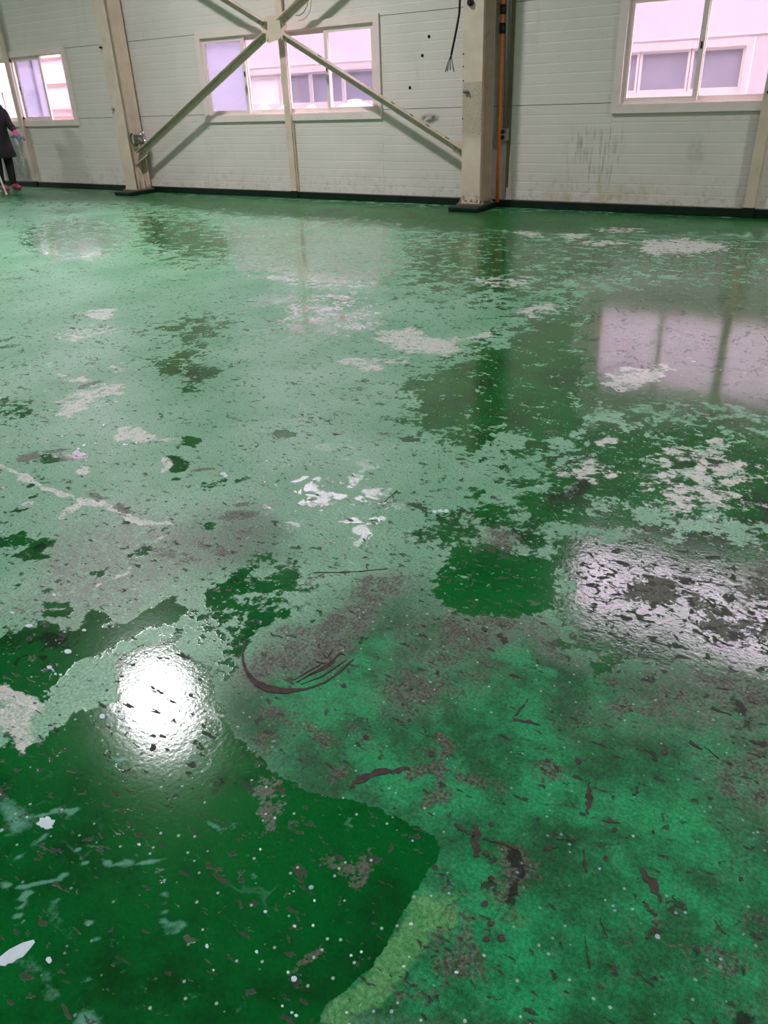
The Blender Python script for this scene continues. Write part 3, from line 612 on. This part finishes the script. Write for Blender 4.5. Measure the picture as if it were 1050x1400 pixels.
bm_obj('film_wrap', bm, film(), t)
M_GREENW = simple('green_wire', (40, 110, 50), .5)
bm = bmesh.new(); tube(bm, [(-10.5, 8.82, .86)]+[(-10.50-.05*math.sin(a), 8.82, .79+.08*math.cos(a)) for a in (.4, .9, 1.4, 1.9, 2.4, 2.9)]+[(-10.43, 8.83, .70)], .014, 8); bm_obj('green_wire', bm, M_GREENW, t, True)
# punched holes in the wall panel
for x, z in ((-5.333, 1.835), (-5.426, 1.648), (-5.608, 1.318)):
    bm = bmesh.new(); tube(bm, [(x, 9.0965, z), (x, 9.101, z)], .019, 9); bm_obj('drill_hole', bm, M_HOLE, wall_back)

# ------------------------------------------------------------------ marks on the floor: gouges and paint drips, thin slivers of their own
M_GOUGE = simple('bare_brown_gouge', (58, 46, 42), .8, .5, 60, (96, 84, 78), .6)
M_DRIP = simple('dried_white_paint', (196, 212, 220), .55, .08, 40)
def mark(name, pts, m, h=.0012, jit=.0):
    bm = bmesh.new(); q = []
    for x, y in pts:
        v = floor_at(x+random.uniform(-jit, jit), y+random.uniform(-jit, jit)); v.z = .0003; q.append(v)
    prism(bm, q, Vector((0, 0, h))); return bm_obj(name, bm, m, floor)
def ell(cx, cy, rx, ry, ang=0, n=18, rough=.18):
    c, s = math.cos(math.radians(ang)), math.sin(math.radians(ang)); out = []
    for k in range(n):
        a = 2*math.pi*k/n; r = 1+random.uniform(-rough, rough)
        x, y = rx*r*math.cos(a), ry*r*math.sin(a); out.append((cx+x*c-y*s, cy+x*s+y*c))
    return out
def stroke(pts, ws, jit=.6):
    """outline of a tapering stroke through pts (px), half-widths ws"""
    fine = []; fw = []
    for i in range(len(pts)-1):
        for k in range(5):
            f = k/5; fine.append((pts[i][0]*(1-f)+pts[i+1][0]*f, pts[i][1]*(1-f)+pts[i+1][1]*f)); fw.append(ws[i]*(1-f)+ws[i+1]*f)
    fine.append(pts[-1]); fw.append(ws[-1]); a = []; b = []
    for i, (x, y) in enumerate(fine):
        x0, y0 = fine[max(i-1, 0)]; x1, y1 = fine[min(i+1, len(fine)-1)]; dx, dy = x1-x0, y1-y0; l = math.hypot(dx, dy) or 1
        nx_, ny_ = -dy/l, dx/l; wa = max(.15, fw[i]+random.uniform(-jit, jit)*min(1, fw[i]/2)); wb = max(.15, fw[i]+random.uniform(-jit, jit)*min(1, fw[i]/2))
        a.append((x+nx_*wa, y+ny_*wa)); b.append((x-nx_*wb, y-ny_*wb))
    return a+b[::-1]
arc = [(336, 875), (332, 890), (332, 905), (338, 920), (350, 934), (368, 942), (390, 945), (420, 942), (445, 933), (463, 920), (478, 906), (484, 901)]
mark('scrape_mark', stroke(arc, [.6, 1.2, 1.6, 2.4, 3.8, 5., 3.6, 1., 1.2, 1.4, 1.3, .5], .5), M_GOUGE)
for pts in ([(405, 933), (425, 922), (450, 907), (466, 893), (472, 896)], [(412, 936), (440, 925), (460, 912), (474, 902)], [(402, 930), (420, 919), (438, 909)], [(418, 925), (440, 916), (458, 905)], [(440, 892), (447, 900), (455, 888)], [(432, 905), (447, 908)]):
    mark('scrape_mark', stroke(pts, [.3]+[1.]*(len(pts)-2)+[.4], .4), M_GOUGE)
for pts, ws in (([(804, 1070), (806, 1090), (802, 1113)], [3, 4, 2]), ([(651, 1128), (650, 1145), (651, 1172)], [3, 6, 4]), ([(620, 1126), (635, 1136), (648, 1144)], [1, 3, 2]), ([(660, 1147), (690, 1155), (708, 1162)], [1.5, 2, .6]),
                ([(477, 1080), (490, 1066), (520, 1056), (560, 1050)], [1, 5, 6, 2]), ([(877, 1186), (889, 1206), (904, 1234)], [4, 8, 1]), ([(880, 1232), (890, 1245), (899, 1252)], [2, 3, 2]), ([(873, 1075), (868, 1088)], [1, 4]),
                ([(704, 979), (722, 957)], [1.4, 1]), ([(702, 982), (738, 991)], [2.5, 1]), ([(972, 968), (1000, 978)], [2.4, 1]), ([(942, 1014), (960, 1025)], [2, .6]), ([(963, 1021), (983, 1037)], [.8, .6]), ([(1024, 1013), (1048, 1018)], [1, 3]),
                ([(797, 1162), (802, 1192)], [1.2, 2]), ([(820, 1255), (830, 1283)], [.6, 1]), ([(800, 1280), (806, 1326)], [.4, 1.8]), ([(838, 1318), (845, 1334)], [1.5, 3]), ([(894, 1268), (884, 1284)], [.8, 3]), ([(754, 1326), (760, 1338)], [1.5, 3]),
                ([(950, 1294), (956, 1303)], [3, 2]), ([(744, 1161), (764, 1158)], [2, 3]), ([(760, 1147), (788, 1149)], [.6, 2]), ([(765, 1287), (768, 1291)], [2, 1.5]), ([(830, 1121), (848, 1126)], [1.5, .8]), ([(1015, 1320), (1018, 1333)], [2, 3]),
                ([(388, 688), (388, 690)], [.5, .5]), ([(525, 687), (543, 671)], [.6, .8]), ([(430, 783), (470, 783), (530, 778)], [.6, .9, .4]), ([(684, 866), (690, 880)], [3, 4])):
    mark('gouge', stroke(pts, [v*.8 for v in ws], 3.4), M_GOUGE)
for x, y, r in ((909, 1028, 4), (896, 1038, 3), (828, 1174, 3.5), (665, 1284, 4), (672, 1263, 4), (685, 1282, 5), (663, 1236, 4), (665, 1168, 4), (671, 1127, 3), (672, 1201, 3.5), (748, 1040, 3), (790, 1041, 4), (735, 1120, 2), (840, 1135, 3), (893, 1137, 2), (1013, 1202, 3), (920, 1226, 1.5), (595, 1186, 3), (597, 1362, 2.5), (598, 920, 2.5), (470, 938, 3), (551, 963, 2), (210, 1022, 4), (78, 998, 2.5), (560, 985, 2.5), (500, 1008, 3), (590, 1031, 4), (662, 861, 3)):
    mark('gouge', ell(x, y, r*1.15, r, 0, 12, .35), M_GOUGE)
mark('paint_drip', ell(63, 1125, 12, 7.5, 5, 24, .22), M_DRIP)
mark('paint_drip', [(0, 1308), (14, 1298), (30, 1289), (45, 1286), (49, 1290), (40, 1299), (30, 1308), (24, 1311), (18, 1317), (12, 1317), (6, 1320), (0, 1319), (-8, 1316)], M_DRIP, jit=1.5)
for x, y, rx, ry in ((67, 1313, 4, 4.5), (140, 980, 4, 3.2), (166, 981, 4.5, 3), (93, 891, 4.6, 3.2), (115, 862, 2.8, 1.6), (68, 913, 3.6, 2.4), (76, 922, 2, 1.4), (83, 923, 2.2, 1.5), (92, 923, 1.8, 1.2), (72, 916, 1.4, 1), (402, 1339, 4, 4), (403, 1267, 2.4, 2), (428, 1266, 2, 2), (363, 1247, 2.4, 2), (351, 1302, 2.2, 2.2), (394, 1330, 2, 2), (562, 1264, 3, 2), (552, 1322, 2.4, 1.6), (74, 814, 2.8, 1.8), (17, 838, 2.6, 1.6), (40, 856, 5, 2.2), (405, 1389, 2.4, 2), (399, 1385, 2, 1.6), (474, 1385, 2, 1.6), (386, 1376, 1.8, 1.6), (594, 700, 3, 2), (602, 699, 4, 2), (610, 699, 3.4, 2.2), (480, 1307, 2, 1.8), (494, 1302, 2, 1.8), (376, 1119, 1.6, 1.6), (356, 1162, 1.6, 1.6), (81, 272, .1, .1), (624, 1330, 3, 1.8), (305, 648, 4, 2), (308, 651, 3, 2), (430, 1232, 1.8, 1.8), (190, 1155, 2.2, 1.6), (283, 1294, 2, 3), (292, 1327, 1.4, 1.4)):
    if rx > .5: mark('paint_drip', ell(x, y, rx, ry, 0, 12, .14), M_DRIP, .0016)

# ------------------------------------------------------------------ person at the left edge
def loft(name, rings, m, parent, seg=20, smooth=True, origin=None):
    """rings: (x,y,z,rx,ry[,tilt]) horizontal ellipses"""
    bm = bmesh.new(); R = []
    for r in rings:
        x, y, z, rx, ry = r[:5]
        R.append([bm.verts.new((x+rx*math.cos(k*2*math.pi/seg), y+ry*math.sin(k*2*math.pi/seg), z)) for k in range(seg)])
    for A, B_ in zip(R, R[1:]):
        for k in range(seg): bm.faces.new((A[k], A[(k+1) % seg], B_[(k+1) % seg], B_[k]))
    bm.faces.new(R[0][::-1]); bm.faces.new(R[-1]); return bm_obj(name, bm, m, parent, smooth)
def skin(name, nodes, edges, m, parent, root=0, sub=2):
    me = bpy.data.meshes.new(name); me.from_pydata([n[0] for n in nodes], edges, []); o = link(name, me, m, parent)
    if parent is not None: o.matrix_parent_inverse = Matrix.Translation(-parent.location)
    s = o.modifiers.new('skin', 'SKIN'); s.use_smooth_shade = True
    for i, n in enumerate(nodes):
        v = me.skin_vertices[0].data[i]; r = n[1]; v.radius = (r, r) if not isinstance(r, tuple) else r
        v.use_root = (i == root)
    u = o.modifiers.new('sub', 'SUBSURF'); u.levels = sub; u.render_levels = sub; return o
M_SKIN = simple('skin', (206, 160, 134), .5, .05, 10); M_COAT = simple('black_coat', (38, 34, 38), .8, .2, 30)
M_TROU = simple('black_trousers', (24, 24, 28), .85, .2, 30); M_SHOE = simple('maroon_shoe', (150, 70, 82), .5, .12, 20)
M_GLOVE = simple('pink_glove', (226, 110, 150), .45, .08, 30); M_CUFF = simple('maroon_cuff', (92, 30, 54), .7, .1, 30); M_HAIR = simple('black_hair', (26, 22, 20), .5, .3, 60)
PO = Vector((-13.53, 8.47, 0))
per = thing('person', 'person in black coat and maroon shoes, pink glove holding a grey rag', 'person', tuple(PO))
def pp(x, y, z): return (PO.x+x, PO.y+y, z)
skin('body', [(pp(-.03, 0, .86), .13), (pp(0, 0, 1.05), .125), (pp(.03, 0, 1.24), .14), (pp(.06, 0, 1.37), .06), (pp(.09, 0, 1.46), .065), (pp(.105, 0, 1.57), .085), (pp(.10, 0, 1.64), .055),
              (pp(.02, .16, 1.30), .058), (pp(.07, .19, 1.08), .046), (pp(.31, .12, .965), .034), (pp(.02, -.16, 1.30), .058), (pp(-.08, -.25, 1.08), .046), (pp(0, -.31, 1.0), .034),
              (pp(-.03, .085, .82), .09), (pp(.0, .085, .46), .06), (pp(-.02, .085, .10), .042), (pp(-.05, -.085, .82), .09), (pp(-.06, -.09, .46), .06), (pp(-.09, -.10, .10), .042)],
     [(0, 1), (1, 2), (2, 3), (3, 4), (4, 5), (5, 6), (2, 7), (7, 8), (8, 9), (2, 10), (10, 11), (11, 12), (0, 13), (13, 14), (14, 15), (0, 16), (16, 17), (17, 18)], M_SKIN, per)
loft('coat', [pp(.0, 0, .535)+(.205, .225), pp(.0, 0, .545)+(.215, .235), pp(-.01, 0, .7)+(.19, .215), pp(-.015, 0, .88)+(.17, .20), pp(0, 0, 1.0)+(.15, .185), pp(.02, 0, 1.18)+(.155, .205), pp(.03, 0, 1.31)+(.13, .19), pp(.05, 0, 1.375)+(.085, .11), pp(.06, 0, 1.42)+(.065, .07)], M_COAT, per)
skin('sleeve', [(pp(.02, .13, 1.30), .085), (pp(.06, .2, 1.17), .078), (pp(.07, .2, 1.08), .072), (pp(.20, .155, 1.015), .062), (pp(.31, .125, .965), .062)], [(0, 1), (1, 2), (2, 3), (3, 4)], M_COAT, per)
skin('sleeve', [(pp(.02, -.13, 1.30), .085), (pp(-.04, -.23, 1.17), .078), (pp(-.08, -.26, 1.08), .072), (pp(-.04, -.29, 1.03), .06), (pp(-.01, -.31, 1.005), .054)], [(0, 1), (1, 2), (2, 3), (3, 4)], M_COAT, per)
skin('cuff', [(pp(.29, .125, .975), .058), (pp(.35, .113, .948), .05)], [(0, 1)], M_CUFF, per)
for i, (a, sy) in enumerate(((.0, .085), (-.06, -.09))):
    f = (-.02, .085) if i == 0 else (-.09, -.10)
    skin('trouser_leg', [(pp(-.03, sy, .80), .105), (pp(a, sy, .48), .082), (pp((a+f[0])/2, sy, .28), .068), (pp(f[0], f[1], .07), .062)], [(0, 1), (1, 2), (2, 3)], M_TROU, per)
    x, y = f
    skin('shoe', [(pp(x-.04, y, .056), (.05, .054)), (pp(x+.05, y-.005, .066), (.052, .064)), (pp(x+.14, y-.012, .054), (.052, .052)), (pp(x+.21, y-.02, .04), (.042, .038))], [(0, 1), (1, 2), (2, 3)], M_SHOE, per)
def hand(base, d, side, curl, m):
    base = Vector(base); d = Vector(d).normalized(); sd = Vector(side).normalized(); dn = d.cross(sd).normalized(); dn = dn if dn.z < 0 else -dn
    skin('glove', [(base, (.030, .030)), (base+d*.04, (.036, .024)), (base+d*.075, (.038, .022))], [(0, 1), (1, 2)], m, per)
    for k, ln in enumerate((.068, .078, .072, .056)):
        o = base+d*.078+sd*(-.030+.020*k); c = curl
        p1 = o+(d*math.cos(c)+dn*math.sin(c))*ln*.45; p2 = p1+(d*math.cos(2*c)+dn*math.sin(2*c))*ln*.33; p3 = p2+(d*math.cos(2.8*c)+dn*math.sin(2.8*c))*ln*.25
        skin('finger', [(o-d*.015, .0095), (p1, .0095), (p2, .0088), (p3, .0075)], [(0, 1), (1, 2), (2, 3)], m, per)
    o = base+d*.03-sd*.03; skin('finger', [(o, .011), (o+d*.03-sd*.022+dn*.012, .0105), (o+d*.055-sd*.018+dn*.03, .0085)], [(0, 1), (1, 2)], m, per)
hand(pp(.35, .11, .945), (.9, -.25, -.38), (.25, .95, 0), .55, M_GLOVE)
hand(pp(0, -.315, 1.0), (.75, .05, -.45), (.1, .6, .75), 1.1, M_GLOVE)
# face and hair
loft('hair', [pp(.08, 0, 1.50)+(.075, .085), pp(.075, 0, 1.57)+(.10, .10), pp(.08, 0, 1.64)+(.095, .09), pp(.09, 0, 1.685)+(.06, .06), pp(.09, 0, 1.70)+(.02, .02)], M_HAIR, per)
loft('face', [pp(.125, 0, 1.445)+(.045, .045), pp(.13, 0, 1.48)+(.065, .06), pp(.13, 0, 1.54)+(.072, .07), pp(.125, 0, 1.60)+(.065, .066), pp(.11, 0, 1.64)+(.05, .055)], M_SKIN, per)
skin('nose', [(pp(.198, 0, 1.56), .008), (pp(.215, 0, 1.53), .013)], [(0, 1)], M_SKIN, per)
for s in (-1, 1):
    bm = bmesh.new(); bmesh.ops.create_uvsphere(bm, u_segments=10, v_segments=8, radius=.011)
    for v in bm.verts: v.co += Vector(pp(.187, .028*s, 1.562))
    bm_obj('eye', bm, M_HAIR, per, True)
    bm = bmesh.new(); bmesh.ops.create_uvsphere(bm, u_segments=10, v_segments=8, radius=.03)
    for v in bm.verts: v.co = Vector((v.co.x*.6, v.co.y*.35, v.co.z))+Vector(pp(.10, .075*s, 1.55))
    bm_obj('ear', bm, M_SKIN, per, True)
bm = bmesh.new(); bx(bm, PO.x+.19, PO.x+.2, PO.y-.022, PO.y+.022, 1.494, 1.502, .002); bm_obj('mouth', bm, M_CUFF, per)
# pole in the near hand
tip = Vector((-12.84, 7.94, 0)); hd = Vector(pp(.045, -.31, .975)); d = (hd-tip).normalized()
t = thing('mop_pole', 'white mop pole leaning on the floor in the person\'s hand', 'pole', tuple(tip))
bm = bmesh.new(); tube(bm, [tip+d*.03, hd+d*.28], .017, 12); bm_obj('shaft', bm, simple('white_pole', (232, 230, 232), .35, .03), t, True)
bm = bmesh.new(); tube(bm, [tip+Vector((0, 0, .008)), tip+d*.05], .016, 12); bm_obj('end_cap', bm, M_PVC, t, True)
# rag held in the glove
bm = bmesh.new(); bmesh.ops.create_grid(bm, x_segments=14, y_segments=8, size=.5)
for v in bm.verts:
    u, q = v.co.x, v.co.y; v.co = Vector(pp(.47+u*.24, .07+q*.14+.02*math.sin(u*9), .885-u*.09-abs(q)*.05+.012*math.sin(u*17+q*9)-max(0, -u)*.1))
g = bmesh.ops.solidify(bm, geom=bm.faces[:], thickness=.02)
rag = bm_obj('rag', bm, simple('grey_rag', (112, 116, 130), .8, .25, 25), None, True); tag(rag, 'folded grey rag held in the pink glove', 'rag')

# ------------------------------------------------------------------ outside: ground, neighbouring building, tank, covered pile
struct(box('ground_outside', -60, 40, 9.25, 60, -.2, -.05, M_CONC))
nb = thing('neighbour_building', 'white building with a row of windows seen outside through the panes', 'building', (-9, 12.4, -.05))
NY = 12.3
box('wall', -34, 16, NY, NY+.4, -.05, 6.0, M_NB, nb); box('roof_edge', -34.1, 16.1, NY-.12, NY+.5, 6.0, 6.12, M_NBF, nb)
box('ledge', -15.8, 16, NY-.012, NY, 1.77, 1.79, M_NBF, nb)
for i, (a, b) in enumerate(((-5.25, -2.32), (-11.15, -8.1), (-19.6, -17.45), (.8, 3.6))):
    bm = bmesh.new(); rect_frame(bm, a, b, NY-.07, NY, 1.06, 1.735, .085); f = bm_obj('window_frame', bm, M_NBF, nb)
    n = 4; wd = (b-a-.17)/n
    for k in range(n):
        x0 = a+.085+wd*k; bm = bmesh.new(); rect_frame(bm, x0+.004, x0+wd-.004, NY-.05, NY-.004, 1.145, 1.65, .035); s = bm_obj('window_sash', bm, M_NBF, nb)
        bm = bmesh.new(); bx(bm, x0+.03, x0+wd-.03, NY-.03, NY-.01, 1.17, 1.625); bm_obj('window_pane', bm, M_NBC if (i == 1 and k == 0) else M_NBP, s)
    box('window_sill', a-.04, b+.04, NY-.12, NY, 1.0, 1.06, M_NBF, nb)
for z in (2.22, 1.72, 1.21):
    box('rail', -17.4, -15.9, NY-.03, NY, z-.012, z+.012, M_RUST, nb)
box('brown_band', -17.4, -15.9, NY-.04, NY, .9, 1.08, M_RUST, nb)
bm = bmesh.new(); lathe(bm, [(.33, 0), (.36, .05), (.36, .5), (.37, .52), (.36, .54), (.36, 1.08), (.33, 1.14), (.2, 1.2), (.12, 1.21), (.12, 1.25), (.05, 1.26)], (-8.15, 11.5, -.05), 28)
tag(bm_obj('water_tank', bm, simple('blue_plastic', (150, 184, 224), .4, .08, 4), None, True), 'blue plastic water tank outside the window behind the braces', 'tank')
bm = bmesh.new(); bmesh.ops.create_grid(bm, x_segments=40, y_segments=14, size=.5)
for v in bm.verts:
    u, q = v.co.x*2, v.co.y*2
    z = -.05+1.13*max(0, 1-abs(q)**6)*max(0, 1-abs(u)**8)*(1+.05*math.sin(u*11+q*3)+.05*math.sin(u*23))
    v.co = Vector((-9.75+u*.95, 11.55+q*.4, z))
bmesh.ops.solidify(bm, geom=bm.faces[:], thickness=.02)
tag(bm_obj('covered_pile', bm, simple('pale_tarpaulin', (196, 194, 210), .35, .2, 6), None, True), 'goods pile under a pale crumpled tarpaulin outside the window', 'tarpaulin')

# ------------------------------------------------------------------ high-bay lamps under the ceiling
M_LENS = simple('lamp_lens', (235, 235, 232), .3, .02, 5)
M_LAMP = simple('lamp_aluminium', (190, 190, 190), .35, .05, 5, metal=.7)
LZ = 6.25
LAB = ['high-bay lamp hanging over the floor between the two columns', 'high-bay lamp hanging at the far end of the hall, window row', 'high-bay lamp hanging near the side wall, window row',
       'high-bay lamp of the inner row, middle one of three', 'high-bay lamp of the inner row, at the far end', 'high-bay lamp of the inner row, toward the side wall']
LIGHT = ['lamp_between_columns_offscreen', 'lamp_far_end_offscreen', 'lamp_side_wall_offscreen', 'lamp_inner_middle_offscreen', 'lamp_inner_far_end_offscreen', 'lamp_inner_side_wall_offscreen']
for i, (x, y) in enumerate(((-7.45, 4.95), (-19.6, 4.95), (4.7, 4.95), (-7.45, -3.6), (-19.6, -3.6), (4.7, -3.6))):
    t = thing('high_bay_lamp', LAB[i], 'lamp', (x, y, LZ), 'high-bay lamps')
    bm = bmesh.new(); tube(bm, [(x, y, LZ+.3), (x, y, ZC)], .012, 8); bm_obj('hanger', bm, M_LAMP, t)
    bm = bmesh.new(); lathe(bm, [(.33, .0), (.34, .02), (.31, .1), (.12, .16), (.12, .3), (.05, .31)], (x, y, LZ), 28); bm_obj('housing', bm, M_LAMP, t, True)
    bm = bmesh.new(); lathe(bm, [(.30, -.012), (.305, -.001)], (x, y, LZ), 28); bm_obj('lens', bm, M_LENS, t)
    ld = bpy.data.lights.new(LIGHT[i], 'AREA'); ld.shape = 'DISK'; ld.size = .6; ld.energy = HIGHBAY_W; ld.color = LAMP_COL; ld.spread = math.radians(150)
    lo = bpy.data.objects.new(LIGHT[i], ld); COL.objects.link(lo); lo.parent = t; lo.location = (0, 0, -.02)
